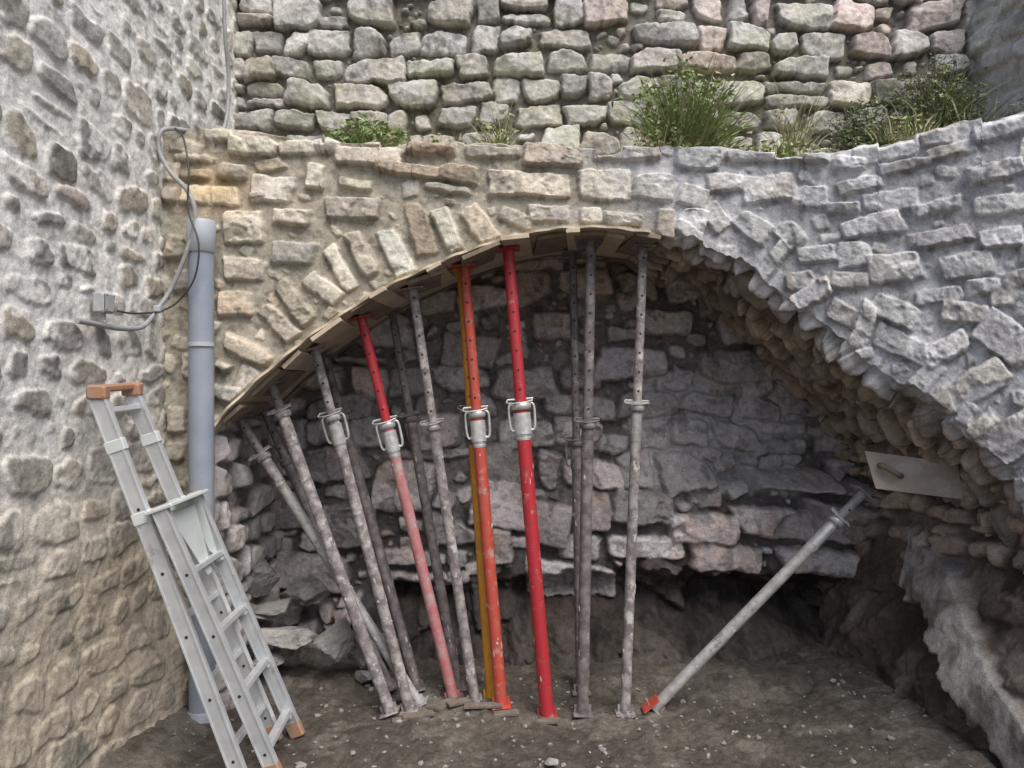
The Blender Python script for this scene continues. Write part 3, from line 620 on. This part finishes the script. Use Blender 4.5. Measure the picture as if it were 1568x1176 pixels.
def tuft(name,u,v,d,rx,L,n,mats,wt=(0,0,1),leafy=0,w=.0035):
    b=MB(); c=W(u,v,d)
    for i in range(n):
        a=random.gauss(0,1); p=c+Vector((a*rx*.45,random.gauss(0,.05),random.uniform(-.03,.02)))
        LL=L*random.uniform(.35,1.1)*(1-.25*min(1,abs(a)/2)); dr=Vector((random.gauss(a*.14,.20),random.gauss(-.25,.3),1))
        blade(b,p,dr,LL,w*random.uniform(.6,1.4),random.choice(wt),random.uniform(.02,.32))
        if leafy and random.random()<leafy:
            q=p+dr.normalized()*LL*random.uniform(.3,.9)
            for _ in range(7): blade(b,q+Vector((random.gauss(0,.02),random.gauss(0,.02),random.gauss(0,.02))),(random.gauss(0,1),random.gauss(0,1),random.gauss(.3,.8)),random.uniform(.02,.045),.008,random.choice(wt),.2)
    b.obj(name,mats)
tuft('grass_tuft',566,238,4.02,.17,.20,260,[G1,G2],(0,0,0,1),.5)
tuft('grass_tuft',764,232,4.3,.06,.34,70,[G1,G2],(0,1,1),.2)
tuft('grass_tuft',1048,246,4.1,.15,.60,560,[G1,G2],(0,0,1),.5,.004)
tuft('grass_tuft',1015,244,4.02,.16,.18,220,[G1,G2],(1,1,0),.2)
tuft('grass_tuft',1215,225,4.5,.10,.50,70,[G1,G2],(1,),.1,.0025)
tuft('grass_tuft',1400,208,3.95,.22,.14,160,[G1,G2],(1,1,0),.1)
tuft('grass_tuft',660,236,4.2,.3,.07,120,[G1,G2],(0,1),.2)
tuft('grass_tuft',1180,240,4.1,.35,.08,160,[G1,G2],(0,1),.2)
tuft('grass_tuft',1440,190,4.2,.30,.38,160,[G1,G2],(0,1),.15,.0025)
def shrub(u,v,d,rx,rz,n):
    b=MB(); c=W(u,v,d)
    for i in range(n):
        a=random.uniform(-1,1); e=random.random()**.6; tip=c+Vector((a*rx,random.gauss(0,.4)*rx*.6,rz*e*math.sqrt(max(0.05,1-a*a*.8))*random.uniform(.8,1.15)))
        base=c+Vector((a*rx*.3,0,-.03)); mid=(base+tip)/2+Vector((random.gauss(0,.02),0,.02))
        b.tube(spline([base,mid,tip],3),[.0022]*7,4,1,False)
        for _ in range(26):
            t=random.uniform(.35,1.05); q=base.lerp(tip,t)+Vector([random.gauss(0,.016) for _ in range(3)])
            blade(b,q,(random.gauss(0,1),random.gauss(-.2,1),random.gauss(.4,.8)),random.uniform(.012,.030),random.uniform(.003,.006),random.choice([0,0,0,2]),.2)
    b.obj('shrub',[G3,G4,G1])
shrub(1318,236,4.15,.19,.28,80); shrub(1435,196,4.2,.26,.36,140)

# ---------------- world, sun, camera -----------------
sc=bpy.context.scene
w=bpy.data.worlds.new("World"); sc.world=w; w.use_nodes=True; nt=w.node_tree; bg=nt.nodes['Background']
sk=nt.nodes.new('ShaderNodeTexSky'); sk.sky_type='NISHITA'; sk.sun_disc=False; el=56; az=150
sk.sun_elevation=math.radians(el); sk.sun_rotation=math.radians(az); sk.air_density=1.0; sk.dust_density=3.0; sk.ozone_density=.8
nt.links.new(sk.outputs[0],bg.inputs[0]); bg.inputs[1].default_value=.15
L=bpy.data.lights.new('sun','SUN'); L.energy=3.7; L.angle=math.radians(45); L.color=(1,.96,.90); so=link(bpy.data.objects.new('sun',L))
e=math.radians(el); A=math.radians(az); dirv=Vector((math.sin(A)*math.cos(e),math.cos(A)*math.cos(e),math.sin(e)))
so.rotation_euler=dirv.to_track_quat('Z','Y').to_euler(); so.location=(0,-2,8)
cam=bpy.data.cameras.new('camera'); cam.lens=F/1568*36; cam.sensor_width=36; cam.clip_end=500; co=link(bpy.data.objects.new('camera',cam)); co.location=(0,0,CH); co.rotation_euler=(math.radians(90),0,0); sc.camera=co
sc.view_settings.view_transform='Standard'; sc.view_settings.look='None'; sc.view_settings.exposure=0
